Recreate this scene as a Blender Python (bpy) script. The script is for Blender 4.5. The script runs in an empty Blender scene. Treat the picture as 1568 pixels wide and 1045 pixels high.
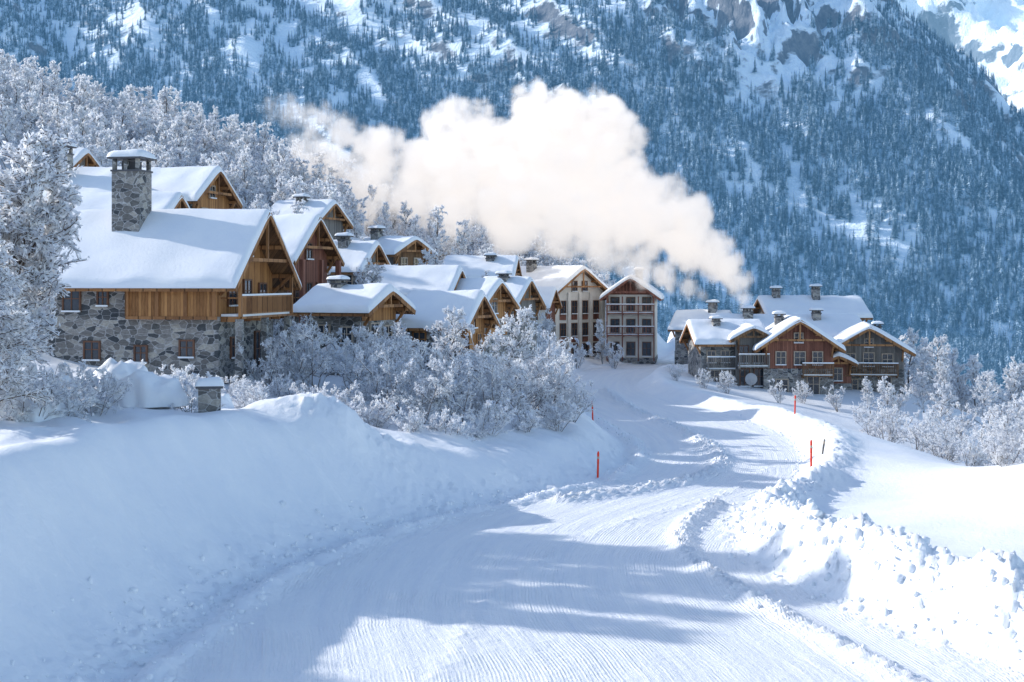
import bpy, math, random
import numpy as np
from mathutils import Vector, Matrix, Euler
random.seed(7); rng=np.random.default_rng(7)
scene=bpy.context.scene
COL=scene.collection

# ---------------------------------------------------------------- noise
def _h(ix,iy,s):
    n=(ix*374761393+iy*668265263+s*144269504)&0xffffffff
    n=((n^(n>>13))*1274126177)&0xffffffff
    return (n^(n>>16))/4294967296.0
def pn(x,y,s=0):
    x=np.asarray(x,float);y=np.asarray(y,float)
    x0=np.floor(x).astype(np.int64);y0=np.floor(y).astype(np.int64)
    fx=x-x0;fy=y-y0
    u=fx*fx*fx*(fx*(fx*6-15)+10);v=fy*fy*fy*(fy*(fy*6-15)+10)
    def g(i,j):
        a=_h(x0+i,y0+j,s)*6.28318
        return np.cos(a)*(fx-i)+np.sin(a)*(fy-j)
    return 1.5*((g(0,0)*(1-u)+g(1,0)*u)*(1-v)+(g(0,1)*(1-u)+g(1,1)*u)*v)
def fbm(x,y,o=4,s=0,g=.5):
    r=0;a=1;t=0
    for i in range(o):
        r=r+a*pn(x*2**i+i*17.3,y*2**i-i*9.1,s+i);t+=a;a*=g
    return r/t
def ridged(x,y,o=4,s=0,g=.5):
    r=0;a=1;t=0
    for i in range(o):
        r=r+a*(1-np.abs(pn(x*2**i+i*7.7,y*2**i+i*3.1,s+i))*1.6);t+=a;a*=g
    return r/t
def ss(t): t=np.clip(t,0,1); return t*t*(3-2*t)

# ---------------------------------------------------------------- terrain
CP=np.array([(-14,20,3.6),(-26,20,4.4),(-15,32,3.8),(-26,32,4.4),(-15,45,4.1),(-25,45,4.4),(-40,45,6),(-12,55,4.0),(-8.6,60,3.4),(-20,62,4.0),(-36,62,6),
(-4.4,67,1.9),(2,76,1.8),(-19,80,4.2),(-12,80,3.8),(-5,78,2.6),(0,86,2.2),(-14,95,4.8),(-5,95,3.6),(0,100,2.8),(1,117,3.0),(-10,110,5.2),
(-24,105,11),(-30,100,11),(-36,112,15),(-25,91,8),(-12,130,9),(-4,133,6.8),(1,134,4.5),(-40,140,20),(-21,142,14),(-10,152,12),(0,150,6),(-30,185,22),(-62,150,28),
(0,195,9),(10,195,5),(22,205,2),(-60,100,20),(-50,70,12),(8,175,1.5),(3,163,1.6),(15,172,.8),
(18,97,.7),(19.5,82,.8),(25,82,-.8),(31,80,-4),(45,80,-8),(21,69,.6),(17,60,.3),(22,60,1.8),(28,56,2.8),(36,50,3),(14,43,.8),(20,40,1),(30,36,2),(14,52,.5),(14,25,.8),(30,20,2),
(18,110,0),(20,122,-.5),(27,128,-1),(37,130,-1.5),(50,120,-8),(46,142,-4),(62,150,-10),(35,160,-.5),(25,150,0),(30,195,-3),(60,200,-14),(100,150,-20),(80,80,-14),(40,100,-6),(28,106,-3),
(120,250,-27),(0,255,0),(-70,250,24),(50,250,-18),(-120,120,40),(-130,30,25),(-60,0,10),(-20,-20,3),(20,-20,1),(60,0,2),(130,0,0),(130,100,-18),(-130,250,40),(0,-40,0)],float)
def _U(r2): return np.where(r2>1e-9,r2*np.log(r2+1e-12),0)
def tps_fit(P,lam=.02):
    n=len(P);X=P[:,:2]/50.
    r2=((X[:,None]-X[None])**2).sum(-1)
    K=_U(r2)+np.eye(n)*lam;Q=np.c_[np.ones(n),X]
    A=np.block([[K,Q],[Q.T,np.zeros((3,3))]])
    return np.linalg.solve(A,np.r_[P[:,2],0,0,0]),X
W_,X_=tps_fit(CP,.01)
def tps(x,y):
    xs=x/50.;ys=y/50.;z=W_[-3]+W_[-2]*xs+W_[-1]*ys
    for i in range(len(X_)):
        z=z+W_[i]*_U((xs-X_[i,0])**2+(ys-X_[i,1])**2)
    return z
L_=np.array([(-11,-60),(-10,10),(-9,25),(-8.2,33.6),(-7.9,36.3),(-7.15,44),(-5.7,49.3),(-4.4,52.3),(-2.7,55.9),(.2,60),(2.8,63.7),(4.8,66.7),(6.4,71.3),(7.25,76.6),(7.5,83.4),(6.3,94),(4.8,105),(4.5,121),(5.8,143),(8,154),(12,160),(18,168),(22,185),(30,262)],float)
R_=np.array([(16,-60),(15,10),(14.0,28),(12.6,33.6),(11.4,36.3),(9.2,41),(7.9,49),(8.3,55.9),(9.6,60),(12.2,64.7),(14.4,71.3),(16.0,79.6),(16.7,88),(15.8,98.5),(13.4,109),(11.2,118),(11.0,129),(13.3,142.7),(18,155),(24,170),(29,185),(37,262)],float)
def smooth(P,n=3):
    for _ in range(n):
        Q=[P[0]]
        for a,b in zip(P[:-1],P[1:]): Q+= [a*.75+b*.25,a*.25+b*.75]
        Q.append(P[-1]);P=np.array(Q)
    return P
L_=smooth(L_,2);R_=smooth(R_,2)
def pdist(x,y,P):
    d=np.full(x.shape,1e9)
    for a,b in zip(P[:-1],P[1:]):
        dx,dy=b-a;t=np.clip(((x-a[0])*dx+(y-a[1])*dy)/(dx*dx+dy*dy),0,1)
        d=np.minimum(d,(x-a[0]-t*dx)**2+(y-a[1]-t*dy)**2)
    return np.sqrt(d)
RG1=smooth(np.array([(12.6,20),(10.8,28),(9.1,33.9),(7.3,41.4),(5.9,48),(6.3,54),(8.6,60)],float),2)
RG2=smooth(np.array([(2.2,61),(6,64),(9.3,68),(11.2,74.5),(11.3,83),(10.2,94),(8.6,103.5),(8.0,122)],float),2)
RG3=smooth(np.array([(-3,24),(-1.5,34),(-1,42),(1.5,50),(5,57),(9.5,62.5),(13,72)],float),2)
def road_d(x,y):
    dl=pdist(x,y,L_);dl=np.where(x<np.interp(y,L_[:,1],L_[:,0]),dl,-dl)
    dr=pdist(x,y,R_);dr=np.where(x>np.interp(y,R_[:,1],R_[:,0]),dr,-dr)
    return dl,dr
def height(x,y,detail=True,dd=None):
    x=np.asarray(x,float);y=np.asarray(y,float)
    F=tps(x,y)
    dl,dr=dd if dd is not None else road_d(x,y)
    wl=np.interp(y,[0,50,62,72,110],[6.4,6.4,4.8,3.4,3.3])
    z=np.where(dl>0,F*ss((dl-.6)/wl),0)+np.where(dr>0,F*ss(dr/2.6),0)
    near=ss((130-y)/60)
    rb=np.interp(y,[0,30,45,58,75,110],[1.9,1.8,1.5,.9,.42,.25])
    z=z+np.where(dr>-.6,rb*np.exp(-((dr-1.8)/1.05)**2),0)*(.85+.5*pn(x*.35,y*.35,3))
    z=z+np.where(dl>-.6,.30*np.exp(-((dl-.3)/.45)**2),0)*(.7+pn(x*.6,y*.6,5))
    z=z+1.35*np.exp(-(((x+8.3)/2.1)**2+((y-60)/2.1)**2))*(dl>1)
    z=z+.65*np.exp(-((dl-6.1)/1.5)**2)*ss((58-y)/10)*(1+.5*pn(x*.12,y*.12,9))
    if detail:
        out=np.maximum(dl,dr)
        z=z+fbm(x*.12,y*.12,3,11)*.28*ss(out/6)
        z=z+.14*pn((x+y*.35)*.55,(y-x*.9)*.12,21)*ss((dl-3)/4)*near
        z=z+.55*ridged((x*.8+y*.3)*.22,(y-x*.8)*.07,2,29)*ss((dl-4)/4)*near
        # flutes running down the face of the left bank
        fl=ss((dl-1.5)/1.5)*ss((7.5-dl)/2.5)*near
        z=z+fl*(.20*pn((y+.55*x)*.55,dl*.16,81)+.10*pn((y+.6*x)*1.5,dl*.25,83)+.05*pn((y+.6*x)*3.2,dl*.5,85))
        l1=np.exp(-((dl-1.4)/1.8)**2)*near
        z=z+l1*(.34*np.abs(fbm(x*1.3,y*1.3,5,31,.68))+.06*fbm(x*5,y*5,2,33)-.04)
        l2=np.exp(-((dr-1.5)/1.4)**2)*near*np.interp(y,[52,70],[1,.5])
        z=z+l2*(1.05*np.abs(fbm(x*.95,y*.95,6,41,.74))-.14)
        l3=np.exp(-(((x+6.5)/3.5)**2+((y-60)/3.)**2))
        z=z+l3*.6*np.abs(fbm(x*1.1,y*1.1,5,47,.68))
        ins=ss((.3-out)/1.0)
        d1=pdist(x,y,RG1);d2=pdist(x,y,RG2);d3=pdist(x,y,RG3)
        n1=np.abs(fbm(x*1.8,y*1.8,4,51,.6))
        z=z+ins*(np.exp(-(d1/.45)**2)*(.20+.45*n1)+np.exp(-(d2/.65)**2)*(.22+.45*n1)+np.exp(-(d3/.4)**2)*(.03+.14*n1))
        z=z+ins*(.04*fbm(x*.5,y*.5,3,61)+.045*np.clip(fbm(x*2.2,y*2.2,4,63,.7),-.1,1)*ss(pn(x*.25,y*.15,65)*2+.5))
    return z
def hz(x,y): return float(height(np.array([x]),np.array([y]),False)[0])

def mesh_obj(name,V,F,mats,smooth_=True,midx=None,link=True):
    me=bpy.data.meshes.new(name)
    V=np.asarray(V,np.float32)
    if isinstance(F,np.ndarray):
        n=F.shape[1];me.vertices.add(len(V));me.vertices.foreach_set('co',V.ravel())
        me.loops.add(F.size);me.loops.foreach_set('vertex_index',F.ravel().astype(np.int32))
        me.polygons.add(len(F));me.polygons.foreach_set('loop_start',np.arange(0,F.size,n,dtype=np.int32))
        me.polygons.foreach_set('loop_total',np.full(len(F),n,np.int32))
        me.update(calc_edges=True)
    else:
        me.from_pydata(V.tolist(),[],F)
    for m in (mats if isinstance(mats,(list,tuple)) else [mats]): me.materials.append(m)
    if smooth_: me.polygons.foreach_set('use_smooth',np.ones(len(me.polygons),bool))
    else: me.polygons.foreach_set('use_smooth',np.zeros(len(me.polygons),bool))
    if midx is not None: me.polygons.foreach_set('material_index',np.asarray(midx,np.int32))
    me.update()
    ob=bpy.data.objects.new(name,me)
    if link: COL.objects.link(ob)
    return ob
def grid_faces(nx,ny):
    i=np.arange(nx-1);j=np.arange(ny-1);I,J=np.meshgrid(i,j)
    a=(J*nx+I).ravel();return np.c_[a,a+1,a+1+nx,a+nx]

# ---------------------------------------------------------------- materials
def mat(name):
    m=bpy.data.materials.new(name);m.use_nodes=True
    nt=m.node_tree;nt.nodes.clear()
    return m,nt
def N(nt,t,**k):
    n=nt.nodes.new(t)
    for a,b in k.items():
        if a.startswith('i_'):
            s=a[2:].replace('_',' ');n.inputs[s].default_value=b
        else: setattr(n,a,b)
    return n
def LK(nt,a,b): nt.links.new(a,b)
def ramp(nt,src,stops,interp='LINEAR'):
    r=nt.nodes.new('ShaderNodeValToRGB');r.color_ramp.interpolation=interp
    e=r.color_ramp.elements
    while len(e)<len(stops): e.new(.5)
    for q,(p,c) in zip(e,stops):
        q.position=p;q.color=(c[0],c[1],c[2],1) if hasattr(c,'__len__') else (c,c,c,1)
    nt.links.new(src,r.inputs[0]);return r
def out(nt,sh):
    o=nt.nodes.new('ShaderNodeOutputMaterial');nt.links.new(sh,o.inputs['Surface']);return o
def coords(nt,kind='Object',scale=(1,1,1),rot=(0,0,0)):
    if kind=='World': g=nt.nodes.new('ShaderNodeNewGeometry');s=g.outputs['Position']
    else: g=nt.nodes.new('ShaderNodeTexCoord');s=g.outputs[kind]
    mp=nt.nodes.new('ShaderNodeMapping');mp.inputs['Scale'].default_value=scale;mp.inputs['Rotation'].default_value=rot
    nt.links.new(s,mp.inputs[0]);return mp.outputs[0]
def noise(nt,vec,sc,det=4,rough=.55):
    n=N(nt,'ShaderNodeTexNoise',i_Scale=sc,i_Detail=det,i_Roughness=rough);LK(nt,vec,n.inputs['Vector']);return n
def bump(nt,h,st,dist,nrm=None):
    b=N(nt,'ShaderNodeBump',i_Strength=st,i_Distance=dist);LK(nt,h,b.inputs['Height'])
    if nrm is not None: LK(nt,nrm,b.inputs['Normal'])
    return b.outputs[0]
def princ(nt,col=None,rough=.7,spec=.3,nrm=None,metal=0,haze_glow=None):
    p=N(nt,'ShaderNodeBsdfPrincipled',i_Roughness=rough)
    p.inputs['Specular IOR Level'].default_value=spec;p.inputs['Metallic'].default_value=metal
    if haze_glow is not None:
        p.inputs['Emission Color'].default_value=(*haze_glow,1);p.inputs['Emission Strength'].default_value=1  # even glow put into the surface colour in place of haze
    if col is not None:
        if hasattr(col,'links') or hasattr(col,'is_output'): LK(nt,col,p.inputs['Base Color'])
        else: p.inputs['Base Color'].default_value=(*col,1)
    if nrm is not None: LK(nt,nrm,p.inputs['Normal'])
    return p
HAZE_GLOW=(.035,.090,.160)   # constant blue emission painted onto far slopes and conifers to imitate haze

def m_snow(name,b1=.35,b2=.4,col=((.82,.85,.90),(.90,.915,.93))):
    m,nt=mat(name);v=coords(nt,'World')
    n1=noise(nt,v,.5,5);n2=noise(nt,v,5,6,.65);n3=noise(nt,v,28,3,.7)
    c=ramp(nt,n1.outputs[0],[(.3,col[0]),(.7,col[1])])
    a=bump(nt,n2.outputs[0],b1,.12);a=bump(nt,n3.outputs[0],b2,.02,a)
    p=princ(nt,c.outputs[0],.55,.25,a);out(nt,p.outputs[0]);return m
M_SNOW=m_snow('snow')
M_RSNOW=m_snow('roof_snow',.2,.2)
def m_road():
    m,nt=mat('groomed_snow');v=coords(nt,'World')
    uv=N(nt,'ShaderNodeUVMap');uv.uv_map='UVMap'
    nw=noise(nt,v,.12,2)
    sx=N(nt,'ShaderNodeSeparateXYZ');LK(nt,uv.outputs[0],sx.inputs[0])
    md=N(nt,'ShaderNodeMath',operation='MULTIPLY_ADD');LK(nt,nw.outputs[0],md.inputs[0]);md.inputs[1].default_value=.5;LK(nt,sx.outputs[0],md.inputs[2])
    mm=N(nt,'ShaderNodeMath',operation='MULTIPLY');LK(nt,md.outputs[0],mm.inputs[0]);mm.inputs[1].default_value=6.28318/.10
    sn=N(nt,'ShaderNodeMath',operation='SINE');LK(nt,mm.outputs[0],sn.inputs[0])
    msk=noise(nt,v,.22,5,.65);mr=ramp(nt,msk.outputs[0],[(.44,.0),(.60,1.0)])
    mu=N(nt,'ShaderNodeMath',operation='MULTIPLY');LK(nt,sn.outputs[0],mu.inputs[0]);LK(nt,mr.outputs[0],mu.inputs[1])
    m3=N(nt,'ShaderNodeCombineXYZ');LK(nt,md.outputs[0],m3.inputs[0])
    sy=N(nt,'ShaderNodeMath',operation='MULTIPLY');LK(nt,sx.outputs[1],sy.inputs[0]);sy.inputs[1].default_value=.035;LK(nt,sy.outputs[0],m3.inputs[1])
    rut=noise(nt,m3.outputs[0],2.0,6,.7)
    n2=noise(nt,v,6,6,.72)
    a=bump(nt,mu.outputs[0],.5,.014)
    a=bump(nt,rut.outputs[0],.7,.15,a)
    a=bump(nt,n2.outputs[0],.65,.09,a)
    c=ramp(nt,rut.outputs[0],[(.3,(.80,.83,.89)),(.65,(.90,.915,.93))])
    p=princ(nt,c.outputs[0],.5,.3,a);out(nt,p.outputs[0]);return m
M_ROAD=m_road()
def m_stone(name='stone',dark=1.0):
    m,nt=mat(name);v=coords(nt,'Object',(1,1,1.7))
    nd=noise(nt,v,3,2)
    mx=N(nt,'ShaderNodeMixRGB',i_Fac=.12);LK(nt,v,mx.inputs[1]);LK(nt,nd.outputs['Color'],mx.inputs[2])
    vo=N(nt,'ShaderNodeTexVoronoi',i_Scale=2.5);LK(nt,mx.outputs[0],vo.inputs['Vector'])
    ve=N(nt,'ShaderNodeTexVoronoi',feature='DISTANCE_TO_EDGE',i_Scale=2.5);LK(nt,mx.outputs[0],ve.inputs['Vector'])
    sp=N(nt,'ShaderNodeSeparateColor');LK(nt,vo.outputs['Color'],sp.inputs[0])
    d=dark
    c=ramp(nt,sp.outputs[0],[(0,(.07*d,.08*d,.09*d)),(.35,(.19*d,.18*d,.17*d)),(.7,(.29*d,.28*d,.27*d)),(1,(.46*d,.43*d,.38*d))])
    e=ramp(nt,ve.outputs['Distance'],[(.0,0),(.05,1)])
    mort=N(nt,'ShaderNodeMixRGB');LK(nt,e.outputs[0],mort.inputs[0]);mort.inputs[1].default_value=(.50*d,.50*d,.51*d,1);LK(nt,c.outputs[0],mort.inputs[2])
    n=noise(nt,v,9,5);mu=N(nt,'ShaderNodeMixRGB',blend_type='MULTIPLY',i_Fac=.6);LK(nt,mort.outputs[0],mu.inputs[1])
    r=ramp(nt,n.outputs[0],[(.3,.5),(.7,1.2)]);LK(nt,r.outputs[0],mu.inputs[2])
    a=bump(nt,ve.outputs['Distance'],.7,.12)
    p=princ(nt,mu.outputs[0],.85,.2,a);out(nt,p.outputs[0]);return m
M_STONE=m_stone()
def m_wood(name,c0,c1,pl=5.5,horiz=False):
    m,nt=mat(name);g=N(nt,'ShaderNodeTexCoord');sp=N(nt,'ShaderNodeSeparateXYZ');LK(nt,g.outputs['Object'],sp.inputs[0])
    ad=N(nt,'ShaderNodeMath',operation='ADD');LK(nt,sp.outputs[0],ad.inputs[0]);LK(nt,sp.outputs[1],ad.inputs[1])
    src=sp.outputs[2] if horiz else ad.outputs[0]
    mu=N(nt,'ShaderNodeMath',operation='MULTIPLY');LK(nt,src,mu.inputs[0]);mu.inputs[1].default_value=pl
    fr=N(nt,'ShaderNodeMath',operation='FRACT');LK(nt,mu.outputs[0],fr.inputs[0])
    fl=N(nt,'ShaderNodeMath',operation='FLOOR');LK(nt,mu.outputs[0],fl.inputs[0])
    wn=N(nt,'ShaderNodeTexWhiteNoise',noise_dimensions='1D');LK(nt,fl.outputs[0],wn.inputs['W'])
    v=coords(nt,'Object',(6,6,1) if not horiz else (1,1,6));n=noise(nt,v,2.5,6,.65)
    m2=N(nt,'ShaderNodeMath',operation='MULTIPLY_ADD');LK(nt,wn.outputs[0],m2.inputs[0]);m2.inputs[1].default_value=.45;
    m4=N(nt,'ShaderNodeMath',operation='MULTIPLY');LK(nt,n.outputs[0],m4.inputs[0]);m4.inputs[1].default_value=.65;LK(nt,m4.outputs[0],m2.inputs[2])
    c=ramp(nt,m2.outputs[0],[(.2,c0),(.75,c1)])
    gp=ramp(nt,fr.outputs[0],[(0,.15),(.07,1),(.93,1),(1,.15)])
    mm=N(nt,'ShaderNodeMixRGB',blend_type='MULTIPLY',i_Fac=1);LK(nt,c.outputs[0],mm.inputs[1]);LK(nt,gp.outputs[0],mm.inputs[2])
    a=bump(nt,gp.outputs[0],.5,.03)
    p=princ(nt,mm.outputs[0],.7,.25,a);out(nt,p.outputs[0]);return m
M_WOOD=m_wood('larch_planks',(.18,.075,.028),(.52,.26,.10))
M_WOODD=m_wood('old_timber',(.07,.04,.025),(.25,.14,.07),4)
M_WOODR=m_wood('red_planks',(.13,.05,.038),(.32,.14,.095))
M_WOODG=m_wood('grey_planks',(.10,.09,.085),(.28,.26,.24))
M_BEAM=m_wood('beams',(.16,.07,.03),(.42,.21,.09),1.3)
def m_plain(name,c,rough=.7,var=.2,sc=2,spec=.3):
    m,nt=mat(name);v=coords(nt,'Object');n=noise(nt,v,sc,6,.6)
    c0=tuple(q*(1-var) for q in c);c1=tuple(min(1,q*(1+var)) for q in c)
    r=ramp(nt,n.outputs[0],[(.3,c0),(.7,c1)]);a=bump(nt,n.outputs[0],.2,.05)
    out(nt,princ(nt,r.outputs[0],rough,spec,a).outputs[0]);return m
M_PLAST=m_plain('lime_plaster',(.78,.72,.64),.85,.10,1.2)
M_GLASS=m_plain('window_glass',(.035,.045,.06),.08,.3,.7,.8)
M_FRAME=m_plain('window_frame',(.46,.37,.29),.6)
M_FRAMED=m_plain('dark_frame',(.16,.08,.05),.6)
M_SLATE=m_plain('slate',(.10,.10,.11),.6)
M_POLE=m_plain('orange_paint',(.80,.05,.012),.4,.1)
M_METAL=m_plain('grey_metal',(.35,.36,.38),.4,.1)
M_BARK=m_plain('frosted_bark',(.10,.07,.055),.9,.4,8)
def m_frost():
    m,nt=mat('hoarfrost');v=coords(nt,'World');n=noise(nt,v,1.5,4)
    c=ramp(nt,n.outputs[0],[(.3,(.80,.83,.89)),(.65,(.95,.955,.96))])
    d=N(nt,'ShaderNodeBsdfDiffuse');LK(nt,c.outputs[0],d.inputs[0]);t=N(nt,'ShaderNodeBsdfTranslucent');LK(nt,c.outputs[0],t.inputs[0])
    mx=N(nt,'ShaderNodeMixShader',i_Fac=.42);LK(nt,d.outputs[0],mx.inputs[1]);LK(nt,t.outputs[0],mx.inputs[2]);out(nt,mx.outputs[0]);return m
M_FROST=m_frost()
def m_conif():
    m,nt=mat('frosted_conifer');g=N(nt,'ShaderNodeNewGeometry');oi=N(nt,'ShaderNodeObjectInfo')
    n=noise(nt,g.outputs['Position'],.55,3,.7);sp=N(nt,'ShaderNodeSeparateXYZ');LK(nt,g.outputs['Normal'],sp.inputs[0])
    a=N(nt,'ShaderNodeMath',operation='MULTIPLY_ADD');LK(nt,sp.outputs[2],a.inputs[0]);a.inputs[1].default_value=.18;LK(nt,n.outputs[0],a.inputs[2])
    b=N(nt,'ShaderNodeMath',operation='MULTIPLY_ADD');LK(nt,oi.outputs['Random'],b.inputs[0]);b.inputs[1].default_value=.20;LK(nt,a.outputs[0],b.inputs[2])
    c=ramp(nt,b.outputs[0],[(.48,(.018,.045,.070)),(.66,(.07,.13,.19)),(.86,(.50,.62,.73))])  # needle and frost colours shifted blue, haze tint painted in
    out(nt,princ(nt,c.outputs[0],.9,.1,haze_glow=HAZE_GLOW).outputs[0]);return m
M_CON=m_conif()
def m_mount(name,th=-.12,sc=1.,snowc=(.76,.86,.96),haze_glow=HAZE_GLOW,rocks=((.06,.08,.12),(.19,.20,.23),(.42,.42,.42))):  # bluish snow and rock tint plus emission imitate haze
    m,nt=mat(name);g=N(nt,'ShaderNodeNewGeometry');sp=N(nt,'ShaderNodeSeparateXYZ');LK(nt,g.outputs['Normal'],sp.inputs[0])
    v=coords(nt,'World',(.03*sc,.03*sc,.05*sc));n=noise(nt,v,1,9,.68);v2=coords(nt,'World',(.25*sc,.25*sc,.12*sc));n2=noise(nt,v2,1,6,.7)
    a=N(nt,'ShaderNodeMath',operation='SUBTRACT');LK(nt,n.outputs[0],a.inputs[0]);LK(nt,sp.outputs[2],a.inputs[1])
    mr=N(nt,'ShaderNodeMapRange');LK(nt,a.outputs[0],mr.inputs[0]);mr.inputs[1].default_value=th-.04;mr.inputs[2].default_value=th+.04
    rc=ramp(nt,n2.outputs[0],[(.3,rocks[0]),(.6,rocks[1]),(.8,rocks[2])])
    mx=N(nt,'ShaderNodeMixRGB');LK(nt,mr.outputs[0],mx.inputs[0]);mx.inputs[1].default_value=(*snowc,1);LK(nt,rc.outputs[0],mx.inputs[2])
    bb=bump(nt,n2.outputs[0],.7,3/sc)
    out(nt,princ(nt,mx.outputs[0],.85,.1,bb,haze_glow=haze_glow).outputs[0]);return m
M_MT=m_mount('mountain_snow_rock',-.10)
M_MT2=m_mount('far_mountain_snow_rock',-.01,.45,(.88,.93,.98),(.10,.20,.30),((.08,.12,.18),(.16,.20,.26),(.34,.37,.42)))  # paler blue emission painted in as distance haze

# ---------------------------------------------------------------- ground
xi=np.arange(-30,30.01,.1)
g=[30.];st=.12
while g[-1]<150: st*=1.035;g.append(g[-1]+st)
xs=np.r_[-np.array(g[1:])[::-1],xi,np.array(g[1:])]
yy=[24.]
while yy[-1]<262: yy.append(yy[-1]+.0036*yy[-1])
ys=np.r_[np.arange(-60,24,.7),np.array(yy)]
GX,GY=np.meshgrid(xs,ys);sh=GX.shape;gx=GX.ravel();gy=GY.ravel()
dd=road_d(gx,gy)
gz=height(gx,gy,True,dd);dmax=np.maximum(dd[0],dd[1])
gz=gz-.09*ss((-dmax-.1)/.6)
ground=mesh_obj('ground',np.c_[gx,gy,gz],grid_faces(len(xs),len(ys)),M_SNOW)
na=1000;nc=170
ya=np.r_[np.linspace(-55,22,60),24*np.exp(np.linspace(0,math.log(190/24),na))]
u=np.linspace(0,1,nc)
lx=np.interp(ya,L_[:,1],L_[:,0]);rx=np.interp(ya,R_[:,1],R_[:,0])
RX=lx[:,None]*(1-u)+rx[:,None]*u;RY=np.repeat(ya[:,None],nc,1)
rz=height(RX.ravel(),RY.ravel())+.008
road=mesh_obj('snowy_road',np.c_[RX.ravel(),RY.ravel(),rz],grid_faces(nc,len(ya)),M_ROAD)
uvl=road.data.uv_layers.new(name='UVMap')
cen=(lx+rx)/2;arc=np.r_[0,np.cumsum(np.hypot(np.diff(cen),np.diff(ya)))]
slope=np.gradient(cen,arc)
U=(RX-cen[:,None])*np.sqrt(np.clip(1-np.clip(slope,-.9,.9)**2,.1,1))[:,None];Vv=np.repeat(arc[:,None],nc,1)
vi=np.empty(len(road.data.loops),np.int32);road.data.loops.foreach_get('vertex_index',vi)
uvl.data.foreach_set('uv',np.c_[U.ravel()[vi],Vv.ravel()[vi]].ravel().astype(np.float32))

# ---------------------------------------------------------------- mountains
def mh(x,y):
    base=-27+4*fbm(x/60,y/60,3,5)
    y0=560+60*fbm(x/200,y*0,2,7)-.15*x
    t=np.maximum(y-y0,0)
    z=base+.64*t+np.clip((y-330)*.04,0,12)
    rd=ridged((x+.55*y)/150,(y-.3*x)/420,4,13,.5)
    z=z+(rd-.5)*32*ss(t/180)+fbm(x/40,y/40,5,17,.5)*8*ss(t/60+.15)
    cr=np.exp(-(((x-140)/55)**2+((y-805)/70)**2))+.35*np.exp(-(((x-60)/36)**2+((y-885)/36)**2))
    z=z+cr*((ridged(x/32,y/60,5,23,.55)-.4)*58)
    xe=196+np.maximum(0,745-y)*.27+9*fbm(x*0+3,y/45,3,27)
    k=6.;dx=np.clip(x-xe,-200,400)
    z=z-1.05*k*np.log1p(np.exp(np.clip(dx/k,-30,60)))*ss((y-560)/60)
    z=z-.9*np.maximum(y-975,0)
    return np.maximum(z,-45+4*fbm(x/60,y/60,3,6))
mx_=np.arange(-640,760,2.8);my_=np.arange(255,1120,2.5)
X,Y=np.meshgrid(mx_,my_);mz=mh(X.ravel(),Y.ravel())
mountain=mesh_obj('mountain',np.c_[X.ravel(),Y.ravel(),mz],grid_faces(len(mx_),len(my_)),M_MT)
def fh(x,y):
    z=-110+.56*(y-1250)+(ridged((x+.4*y)/420,(y-.5*x)/620,7,71,.48)-.5)*270*ss((y-1250)/450)
    z=z+fbm(x/90,y/90,6,77,.55)*24+ .30*(x-560)*ss((y-1400)/500)
    return z
fx=np.arange(-700,1700,7.);fy=np.arange(1125,2900,6.5)
X,Y=np.meshgrid(fx,fy);z=fh(X.ravel(),Y.ravel())
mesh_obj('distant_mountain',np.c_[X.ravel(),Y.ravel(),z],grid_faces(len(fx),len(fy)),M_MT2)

# ---------------------------------------------------------------- instancing helper
def scatter(name,P,scl,rz,protos):
    c=bpy.data.collections.new(name+'_source')
    for o in protos: c.objects.link(o)
    me=bpy.data.meshes.new(name);me.vertices.add(len(P));me.vertices.foreach_set('co',np.asarray(P,np.float32).ravel())
    a=me.attributes.new('scl','FLOAT','POINT');a.data.foreach_set('value',np.asarray(scl,np.float32))
    a=me.attributes.new('rot','FLOAT_VECTOR','POINT');r=np.zeros((len(P),3),np.float32);r[:,2]=rz;a.data.foreach_set('vector',r.ravel())
    ob=bpy.data.objects.new(name,me);COL.objects.link(ob)
    ng=bpy.data.node_groups.new(name,'GeometryNodeTree')
    ng.interface.new_socket('Geometry',in_out='INPUT',socket_type='NodeSocketGeometry')
    ng.interface.new_socket('Geometry',in_out='OUTPUT',socket_type='NodeSocketGeometry')
    gi=ng.nodes.new('NodeGroupInput');go=ng.nodes.new('NodeGroupOutput')
    ip=ng.nodes.new('GeometryNodeInstanceOnPoints');ci=ng.nodes.new('GeometryNodeCollectionInfo')
    ci.inputs[0].default_value=c;ci.inputs['Separate Children'].default_value=True;ci.inputs['Reset Children'].default_value=True
    ip.inputs['Pick Instance'].default_value=True
    s=ng.nodes.new('GeometryNodeInputNamedAttribute');s.data_type='FLOAT';s.inputs[0].default_value='scl'
    r=ng.nodes.new('GeometryNodeInputNamedAttribute');r.data_type='FLOAT_VECTOR';r.inputs[0].default_value='rot'
    ng.links.new(gi.outputs[0],ip.inputs['Points']);ng.links.new(ci.outputs[0],ip.inputs['Instance'])
    ng.links.new(s.outputs[0],ip.inputs['Scale']);ng.links.new(r.outputs[0],ip.inputs['Rotation'])
    ng.links.new(ip.outputs[0],go.inputs[0])
    md=ob.modifiers.new('scatter','NODES');md.node_group=ng
    return ob

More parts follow.
